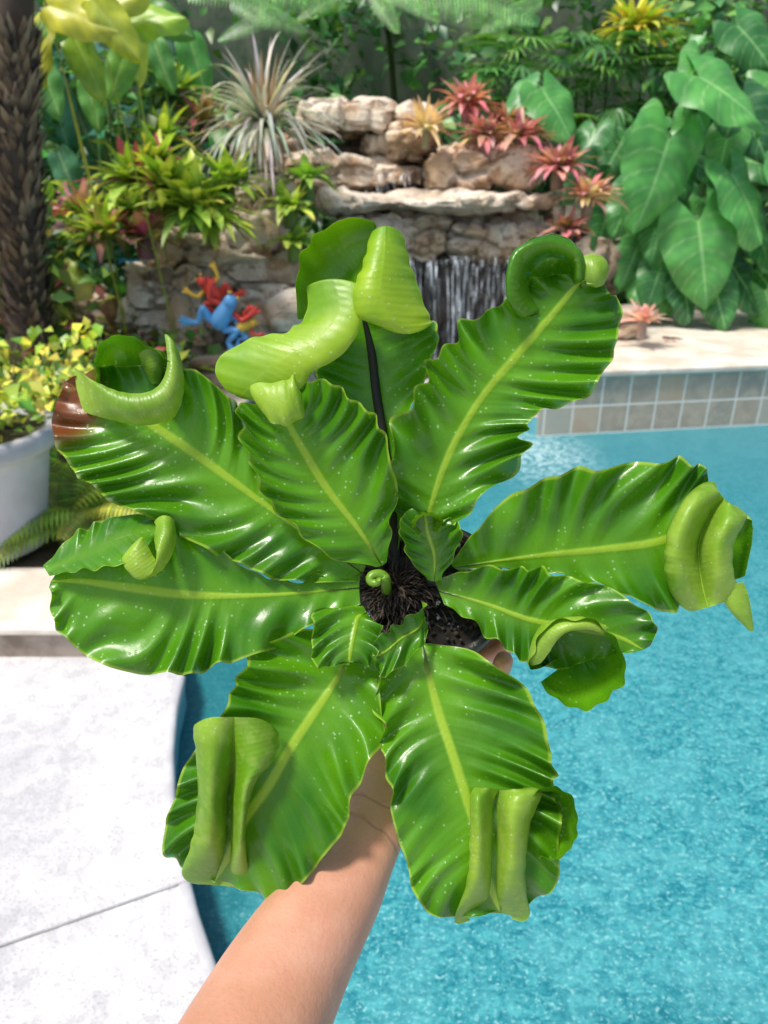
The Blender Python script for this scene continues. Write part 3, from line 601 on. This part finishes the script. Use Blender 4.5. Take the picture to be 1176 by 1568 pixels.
def lobe(name,secs,face='under',amp=.3,lam=18,**k):
    k.setdefault('rib',0.0); k.setdefault('rt',.03); k.setdefault('rb',.03); k.setdefault('arc',58); k.setdefault('lob',.15); k.setdefault('marg',1.2)
    secs=[(a,(b[0],b[1],(a[2]+c[2])/2+(b[2]-(a[2]+c[2])/2)*.62),c) for a,b,c in secs]
    return patch(name,secs,face,amp,lam,ns=120,nt_=44,edge=0,shear=.15,**k)
def fold(name,rows,**k):
    """tip of a blade folded back over itself: underside up, creased along the midrib"""
    return patch(name,[r[:3] for r in rows],'under',amp=.5,lam=30,ns=170,nt_=90,rt=.12,rb=.10,rib=0,edge=0,shear=.12,lob=.12,marg=1.2,mH=[r[3] for r in rows],yel=.12,**k)
def cup(name,c,rim,wr=85,depth=.30,amp=2.0,lam=26,yel=0.0):
    secs=[]
    for r in rim:
        x,y=r[0],r[1]; w_=r[2] if len(r)>2 else wr
        L=(c[0],c[1],c[2]); Rr=(x,y,w_); M=(c[0]+(x-c[0])*.70,c[1]+(y-c[1])*.70,c[2]+(w_-c[2])*depth)
        secs.append((L,M,Rr))
    return patch(name,secs,'top',amp,lam,ns=150,nt_=40,rt=0,rb=0,rib=0,shear=0,edge=.2,along='R',yel=yel,lob=.15)
# A upper right
patch("leaf_a",[((628,850,-10),(642,858,-20),(660,850,-10)),((600,760,20),(662,768,0),(728,772,20)),((600,690,40),(690,690,15),(800,700,35)),((640,590,50),(735,612,28),(815,640,40)),((700,508,60),(790,545,42),(905,600,40)),((765,465,60),(845,482,50),(945,520,38)),((800,428,50),(880,440,55),(952,455,45)),((860,402,55),(900,425,65),(935,430,60))],seed=1)
cup("leaf_a_curl",(848,448,-25),[(836,478,45),(808,484,66),(782,462,84),(776,425,90),(790,384,94),(820,364,96),(858,361,96),(884,382,92),(892,412,82),(890,444,60)],amp=.8)
lobe("leaf_a_hood",[((830,476,50),(812,486,64),(800,490,60)),((812,452,58),(792,464,96),(778,462,84)),((812,424,60),(788,426,112),(774,424,88)),((826,402,62),(802,390,114),(790,380,90)),((850,394,64),(842,376,114),(846,359,92)),((872,406,64),(880,392,104),(890,384,86)),((878,436,60),(886,432,80),(896,430,70))],'top',arc=72,amp=.6,lam=34)
lobe("leaf_a_tip",[((884,395,66),(890,415,78),(898,436,66)),((908,391,72),(914,412,90),(914,438,70)),((934,396,66),(934,412,76),(930,434,62))],yel=.2,rt=.25)
# B right
patch("leaf_b",[((690,862,-15),(695,869,-20),(705,874,-15)),((735,805,15),(770,858,0),(775,872,5)),((810,742,40),(850,848,15),(850,880,15)),((920,714,55),(930,840,28),(925,898,30)),((1030,706,60),(1010,828,38),(1000,930,40)),((1098,715,50),(1075,800,40),(1050,938,35))],amp=8.5,lam=46,seed=2,rt=.06)
lobe("leaf_b_inner",[((1100,783,30),(1130,780,35),(1152,795,50)),((1104,830,10),(1130,830,0),(1150,830,40)),((1110,890,10),(1125,890,5),(1139,884,35))],'top')
fold("leaf_b_fold",[((1040,940,30),(1084,930,36),(1142,910,36),8),((1012,890,46),(1074,888,28),(1132,876,46),42),((1010,830,52),(1070,836,28),(1134,830,54),54),((1036,766,56),(1088,790,40),(1148,804,62),46),((1090,720,52),(1108,762,52),(1148,782,60),18)])
lobe("leaf_b_tail",[((1100,900,40),(1118,894,58),(1138,890,46)),((1118,936,38),(1132,932,54),(1149,926,40)),((1146,966,30),(1151,968,36),(1156,966,30))])
# C lower right
patch("leaf_c",[((665,888,-15),(672,905,-20),(680,925,-15)),((735,870,15),(745,925,0),(735,960,10)),((820,872,35),(810,948,15),(790,1005,20)),((920,898,45),(880,962,28),(850,1025,20)),((990,935,50),(945,975,35),(890,1015,25)),((1016,980,45),(985,995,40),(940,1003,30))],amp=10,lam=38,seed=3)
cup("leaf_c_curl",(888,1000,-25),[(850,1010,50),(812,1026,66),(826,974,84),(858,948,92),(900,947,96),(932,968,92),(954,1000,86),(956,1040,80),(926,1074,74),(886,1087,66),(845,1066,56),(828,1044,48)],amp=2.2,lam=44)
lobe("leaf_c_rim",[((806,1020,58),(814,1010,74),(826,1018,68)),((828,958,66),(844,966,94),(858,976,88)),((884,944,72),(891,952,98),(896,964,90)),((932,958,74),(931,964,82),(927,972,78))],yel=.1)
# D bottom right
patch("leaf_d",[((640,985,-10),(647,985,-20),(655,985,-10)),((582,1012,15),(656,1030,0),(735,1000,15)),((578,1090,30),(672,1092,10),(812,1062,30)),((592,1180,40),(692,1152,25),(845,1155,40)),((600,1250,45),(712,1215,35),(850,1210,45)),((622,1320,45),(732,1280,40),(858,1262,40)),((640,1380,40),(745,1340,35),(858,1330,30)),((685,1428,30),(765,1395,20),(845,1390,15))],seed=4)
fold("leaf_d_fold",[((676,1432,18),(752,1398,6),(824,1426,16),6),((706,1355,42),(756,1352,16),(813,1350,44),48),((712,1285,48),(758,1282,22),(817,1282,52),58),((714,1232,50),(758,1228,30),(828,1238,60),50),((716,1196,48),(764,1208,52),(858,1202,70),18)])
cup("leaf_d_cup",(822,1272,-15),[(808,1305,60),(806,1262,66),(814,1222,78),(840,1204,90),(870,1214,94),(884,1248,92),(880,1288,88),(856,1315,80),(826,1314,66)],amp=1.4,lam=28)
# E bottom left
patch("leaf_e",[((535,975,-10),(545,985,-20),(560,985,-10)),((455,965,10),(515,1040,0),(580,1030,15)),((375,1015,30),(480,1092,15),(586,1120,35)),((350,1075,40),(445,1145,28),(545,1208,45)),((300,1145,40),(410,1205,38),(525,1272,50)),((265,1220,30),(375,1255,38),(485,1325,50)),((252,1298,15),(350,1310,30),(430,1380,40)),((278,1345,5),(330,1348,12),(380,1372,20))],seed=5)
fold("leaf_e_fold",[((262,1354,10),(336,1356,2),(392,1366,12),6),((286,1290,44),(349,1292,14),(380,1274,48),50),((295,1220,52),(350,1222,20),(396,1200,54),60),((291,1152,56),(356,1170,48),(436,1148,50),42),((282,1100,56),(358,1098,84),(430,1102,50),10)])
# F left lower
patch("leaf_f",[((552,885,-15),(550,900,-20),(552,925,-15)),((470,888,5),(460,908,0),(470,962,15)),((385,875,15),(370,912,18),(395,1000,35)),((300,812,25),(280,910,30),(280,1032,45)),((225,800,25),(200,900,38),(175,1022,50)),((135,835,35),(125,890,42),(100,978,55)),((90,865,50),(78,890,52),(64,915,58))],amp=9,lam=48,seed=6,rt=.07)
patch("leaf_f_fold",[((66,866,50),(70,873,62),(76,882,65)),((118,815,30),(128,848,58),(132,872,84)),((182,790,25),(190,822,55),(196,862,92)),((248,788,20),(242,812,46),(236,832,66))],'top',amp=4,lam=30,ns=110,rib=0)
lobe("leaf_f_curl",[((186,852,88),(203,838,98),(217,818,80)),((193,870,90),(213,862,104),(230,845,80)),((213,888,85),(230,880,99),(243,860,80)),((248,874,75),(244,845,99),(236,828,70)),((270,832,60),(255,813,88),(238,808,60)),((266,792,50),(250,786,64),(236,798,45))],yel=.35)
# G left upper
patch("leaf_g",[((560,865,-15),(555,878,-20),(545,890,-15)),((450,790,5),(470,818,0),(440,890,15)),((395,715,20),(400,768,15),(340,852,30)),((365,630,35),(330,717,28),(230,798,40)),((310,573,45),(270,675,38),(155,757,45)),((240,560,45),(205,635,42),(100,705,50)),((165,560,40),(140,612,45),(78,645,50)),((112,560,40),(100,585,45),(82,590,50))],seed=7,brown=(88,610,62))
cup("leaf_g_bowl",(208,590,-25),[(165,618,70),(148,580,84),(150,532,90),(178,513,90),(212,520,84),(236,536,84),(256,552,88),(270,590,84),(246,614,86)],amp=1.2,lam=30)
lobe("leaf_g_band",[((110,560,50),(126,586,64),(124,628,56)),((146,584,84),(160,614,102),(165,642,64)),((200,602,94),(210,630,112),(216,652,68)),((242,592,90),(259,612,104),(264,640,64)),((256,558,84),(272,566,92),(282,594,62)),((252,506,64),(264,516,74),(275,538,58))])
lobe("leaf_g_flap",[((212,540,60),(232,532,72),(254,540,60)),((220,562,50),(236,558,70),(252,562,50)),((224,592,30),(238,590,50),(250,588,30))])
# L back/top
patch("leaf_l",[((590,850,-25),(600,855,-25),(608,850,-25)),((560,760,-20),(600,770,-25),(625,760,-20)),((530,690,-10),(588,680,-12),(612,690,-5)),((492,600,0),(575,600,-8),(640,600,10)),((478,540,10),(570,540,0),(668,535,15)),((480,490,20),(560,490,5),(668,480,25))],amp=6,lam=46,seed=8,rib=0.0,rt=.05)
lobe("leaf_l_hood",[((456,495,40),(470,480,30),(492,470,20)),((455,415,66),(488,432,10),(522,445,30)),((480,362,80),(515,397,5),(548,438,50)),((535,333,82),(553,375,20),(562,432,60)),((579,343,72),(578,370,50),(573,405,60))],'top',amp=2,lam=34,yel=.30)
lobe("leaf_l_lobe",[((572,350,66),(592,342,86),(612,352,60)),((556,400,78),(588,398,116),(628,398,50)),((541,440,82),(584,445,126),(642,440,46)),((546,482,80),(600,489,112),(656,482,46)),((600,506,70),(630,514,84),(658,500,50))],yel=.8,rib=.35,amp=1.0,lam=34,marg=2)
lobe("leaf_l_ribbon",[((472,432,50),(508,422,66),(548,430,72)),((468,480,45),(520,475,86),(556,485,76)),((438,508,45),(488,518,90),(534,532,76)),((376,518,40),(438,548,84),(490,568,70)),((334,553,36),(396,580,66),(450,602,56)),((333,598,35),(368,610,47),(402,620,40))],yel=.7,rib=.2,amp=1.6,lam=42,marg=3,rt=.10)
# H front upright
patch("leaf_h",[((575,868,0),(585,866,-5),(592,860,0)),((495,845,30),(550,812,15),(602,790,35)),((410,765,50),(500,747,32),(600,700,55)),((378,690,65),(465,690,48),(575,640,65)),((362,628,75),(440,645,58),(510,588,70)),((385,600,75),(428,612,65),(458,560,70))],amp=10,lam=38,seed=9)
lobe("leaf_h_curl",[((376,592,76),(390,610,94),(402,634,82)),((405,588,88),(415,614,108),(424,648,90)),((434,582,92),(440,616,114),(446,652,90)),((452,568,84),(460,600,104),(470,636,80))],'under',yel=.35,amp=2,lam=30,marg=3,rt=.12,rb=.12)
patch("leaf_i",[((655,888,0),(665,890,-5),(675,888,0)),((625,852,20),(665,850,10),(700,840,20)),((612,810,35),(655,815,25),(706,805,30)),((622,775,45),(650,785,45),(685,800,35))],amp=7,lam=26,ns=90,seed=10)
cup("leaf_i_curl",(652,808,20),[(640,820,50),(630,804,64),(640,788,72),(662,786,74),(678,798,70),(670,816,58)],amp=1,lam=12,yel=.4)
patch("leaf_j",[((556,928,5),(562,938,5),(568,948,5)),((490,928,30),(548,945,22),(580,958,20)),((478,965,45),(542,968,35),(582,975,30)),((478,1005,52),(537,993,45),(578,1000,42)),((495,1032,42),(535,1015,47),(562,1030,40))],amp=12,lam=26,ns=110,seed=11)
patch("leaf_k",[((645,920,5),(650,940,0),(655,960,5)),((652,930,35),(640,962,22),(648,990,28)),((618,948,42),(614,978,32),(618,1015,40)),((590,970,46),(590,998,40),(588,1038,45)),((566,985,42),(570,1005,45),(576,1030,40))],amp=12,lam=26,ns=110,seed=12)
FIB=vcmat("black_fibre",.6); GRN=folmat("fern_stem",.35,.1)
mb=MB()
tube(mb,[V(605,880,.535),V(598,770,.532),V(588,680,.524),V(576,600,.520),V(569,540,.516),V(558,490,.506)],[.0048,.0042,.0036,.0034,.003,.0016],(0.012,0.012,0.012),8)
for a_,b_ in [((600,880),(540,800)),((600,885),(570,770)),((640,900),(712,880)),((635,905),(700,912)),((640,885),(660,800)),((585,885),(520,858)),((630,930),(655,1010)),((590,925),(548,990)),((585,905),(520,905))]:
    tube(mb,[V(*a_,.548),V((a_[0]+b_[0])/2,(a_[1]+b_[1])/2,.538),V(*b_,.529)],[.0038,.0028,.001],(0.018,0.013,0.010),7)
for i in range(1500):
    a=random.uniform(0,6.28); r=abs(random.gauss(0,24)); q=V(608+r*1.4*math.cos(a),897+r*1.2*math.sin(a),.540+random.uniform(-.014,.004)+r*.0001)
    d=(R*math.cos(a)*.8+U*-math.sin(a)*.8-F*random.uniform(.1,1.2)+Vector((random.gauss(0,.4),random.gauss(0,.4),random.gauss(0,.4)))); strap(mb,q,d,random.uniform(.005,.013),.0006,random.uniform(-1,1),3,random.choice([(0.012,0.010,0.008),(0.03,0.02,0.012),(0.008,0.008,0.008),(0.10,0.07,0.04)]),(0.04,0.028,0.018))
# woody rootstock the fronds spring from
k=24; rc=V(594,896,.570); vs=[]
for i in range(1,16):
    for j in range(k):
        th=math.pi*i/16; a=2*math.pi*j/k; dv=Vector((math.sin(th)*math.cos(a),math.sin(th)*math.sin(a),math.cos(th))); vs.append(rc+Vector((dv.x*.031,dv.y*.022,dv.z*.026))*(1+.35*noise.noise(dv*5)))
fs=[(i*k+j,i*k+(j+1)%k,(i+1)*k+(j+1)%k,(i+1)*k+j) for i in range(14) for j in range(k)]
mb.add(vs,fs,[(.014,.010,.008)]*len(vs))
mb.done("fibre_crown",FIB,fern)
mb=MB(); pts=[V(592,905,.53)]
for i in range(12):
    a=i*.6; r=13-.9*i; pts.append(V(576+r*math.cos(a)*1.1,888-r*math.sin(a)*.8,.514-.0007*i))
tube(mb,pts,[.0038]*3+[.0038-.00018*i for i in range(len(pts)-3)],(0.14,0.30,0.02),8)
mb.done("fiddlehead",GRN,fern)
pc0=V(668,905,.556); pc1=V(662,950,.645); ax=(pc1-pc0).normalized(); s1=ax.cross(R).normalized(); s0=s1.cross(ax).normalized(); LN=(pc1-pc0).length
mb=MB(); n_=48
pr=[(.045,.004),(.0475,-.004),(.052,-.004),(.053,0),(.053,.012),(.050,.014),(.048,.03),(.038,LN),(.0,LN)]
for r,z in pr:
    for j in range(n_): a=2*math.pi*j/n_; mb.v.append(tuple(pc0+ax*z+(s0*math.cos(a)+s1*math.sin(a))*r))
for i in range(len(pr)-1):
    for j in range(n_): mb.f.append((i*n_+j,(i)*n_+(j+1)%n_,(i+1)*n_+(j+1)%n_,(i+1)*n_+j))
mb.done("nursery_pot",simple("black_plastic",(0.015,0.015,0.015),(0.03,0.03,0.03),30,.4),fern)
mb=MB(); rr=26
for i in range(rr+1):
    for j in range(n_*2):
        a=math.pi*j/n_; r=.0475*i/rr; q=pc0+(s0*math.cos(a)+s1*math.sin(a))*r; h=noise.noise(q*260)*.004+noise.noise(q*700)*.002-.0015; mb.v.append(tuple(q-ax*h)); k_=.5+noise.noise(q*500); mb.c.append((.02*k_+.004,.015*k_+.004,.012*k_+.003))
for i in range(rr):
    for j in range(n_*2): mb.f.append((i*n_*2+j,i*n_*2+(j+1)%(n_*2),(i+1)*n_*2+(j+1)%(n_*2),(i+1)*n_*2+j))
mb.done("potting_soil",vcmat("potting_mix",.95),fern)
mb=MB()
def blob(mb,c,r,col):
    vs=[];k=8
    for i in range(1,5):
        for j in range(k): th=math.pi*i/5; a=2*math.pi*j/k; rr_=r*random.uniform(.8,1.15); vs.append(c+Vector((math.sin(th)*math.cos(a),math.sin(th)*math.sin(a),math.cos(th)))*rr_)
    fs=[(i*k+j,i*k+(j+1)%k,(i+1)*k+(j+1)%k,(i+1)*k+j) for i in range(3) for j in range(k)]
    vs+=[c+Z*r,c-Z*r]; fs+=[(4*k,(j+1)%k,j) for j in range(k)]+[(4*k+1,3*k+j,3*k+(j+1)%k) for j in range(k)]
    mb.add(vs,fs,[col]*len(vs))
for i in range(70):
    x=random.uniform(650,705) if i<44 else random.uniform(640,755); y=random.uniform(948,985) if i<44 else random.uniform(800,1000)
    q=V(x,y,.553); 
    if (q-pc0).length<.046: blob(mb,q-ax*.003,random.uniform(.0009,.0020),random.choice([(.7,.72,.75),(.5,.5,.52),(.6,.6,.62)]))
for i in range(260):
    a=random.uniform(0,6.28); r=.044*math.sqrt(random.random()); q=pc0+(s0*math.cos(a)+s1*math.sin(a))*r-ax*.001; blob(mb,q,random.uniform(.0008,.0022),random.choice([(.012,.01,.008),(.035,.022,.014),(.02,.018,.016)]))
mb.done("perlite",vcmat("perlite_grain",.9),fern)
# ================================================================ ARM
m,n,p=newmat("skin"); nb=noi(n,25,2); nf=noi(n,450,2)
c=mixc(n,mr(n,nb,.3,.7),(0.55,0.27,0.17),(0.63,0.335,0.23)); c=mixc(n,math_(n,'MULTIPLY',mr(n,nf,.5,.7),.2),c,(0.45,0.2,0.13))
c=mixc(n,mr(n,noi(n,60,2),.5,.7,0,.25),c,(0.62,0.25,0.18))
vo=nd(n,'ShaderNodeTexVoronoi'); vo.inputs['Scale'].default_value=38; n.links.new(pos(n),vo.inputs['Vector'])
scc=nd(n,'ShaderNodeSeparateColor'); n.links.new(vo.outputs['Color'],scc.inputs[0])
mole=math_(n,'MULTIPLY',mr(n,vo.outputs['Distance'],.07,.04),math_(n,'GREATER_THAN',scc.outputs[0],.66)); c=mixc(n,math_(n,'MULTIPLY',mole,.8),c,(0.22,0.08,0.04))
wa=V(565,1275,.56); wb=V(430,1500,.475); axd=(wb-wa).normalized()
vm=nd(n,'ShaderNodeVectorMath',operation='SUBTRACT'); n.links.new(pos(n),vm.inputs[0]); vm.inputs[1].default_value=wa
vd=nd(n,'ShaderNodeVectorMath',operation='DOT_PRODUCT'); n.links.new(vm.outputs[0],vd.inputs[0]); vd.inputs[1].default_value=axd
al=math_(n,'ADD',vd.outputs['Value'],math_(n,'MULTIPLY',math_(n,'SUBTRACT',noi(n,30,2),.5),.018))
cre=None
for c0,wdt in [(.005,.0012),(-.008,.0008)]:
    k_=mr(n,math_(n,'ABSOLUTE',math_(n,'SUBTRACT',al,c0)),wdt*2,0)
    cre=k_ if cre is None else math_(n,'MAXIMUM',cre,k_)
c=mixc(n,math_(n,'MULTIPLY',cre,.3),c,(0.40,0.16,0.10))
n.links.new(c,p.inputs['Base Color']); p.inputs['Roughness'].default_value=.42
hh=math_(n,'SUBTRACT',math_(n,'MULTIPLY',noi(n,260,3,.6,mapv(n,(1,1,1.4))),.6),cre)
n.links.new(bump(n,hh,.5,.0014),p.inputs['Normal']); SK=m
P_=[(V(250,1900,.34),(.052,.046)),(V(345,1680,.41),(.048,.043)),(V(415,1530,.465),(.045,.041)),(V(470,1430,.50),(.041,.037)),(V(530,1345,.535),(.0345,.031)),(V(570,1270,.56),(.030,.026)),(V(592,1205,.58),(.030,.025)),(V(612,1130,.605),(.036,.026)),(V(640,1050,.635),(.038,.024)),(V(655,1000,.655),(.030,.020))]
E=[(i,i+1) for i in range(9)]
def ch(root,pts):
    i0=root
    for (x,y,D,r) in pts:
        P_.append((V(x,y,D),(r,r))); E.append((i0,len(P_)-1)); i0=len(P_)-1
ch(8,[(690,1045,.635,.0115),(735,1045,.61,.0095),(765,1030,.585,.0088),(774,1004,.562,.0075)])
ch(9,[(705,1005,.66,.0115),(762,995,.64,.0100),(797,970,.61,.0092),(800,945,.585,.0075)])
ch(9,[(700,965,.668,.0115),(765,935,.65,.0098),(800,905,.625,.009),(802,880,.60,.0075)])
ch(9,[(665,935,.672,.0110),(715,880,.665,.009),(755,850,.64,.0082),(770,830,.62,.007)])
ch(7,[(570,1080,.61,.014),(535,1030,.60,.012),(535,985,.585,.0105),(550,950,.572,.009)])
arm=skinobj("human_arm",P_,E,SK,None,3,5)
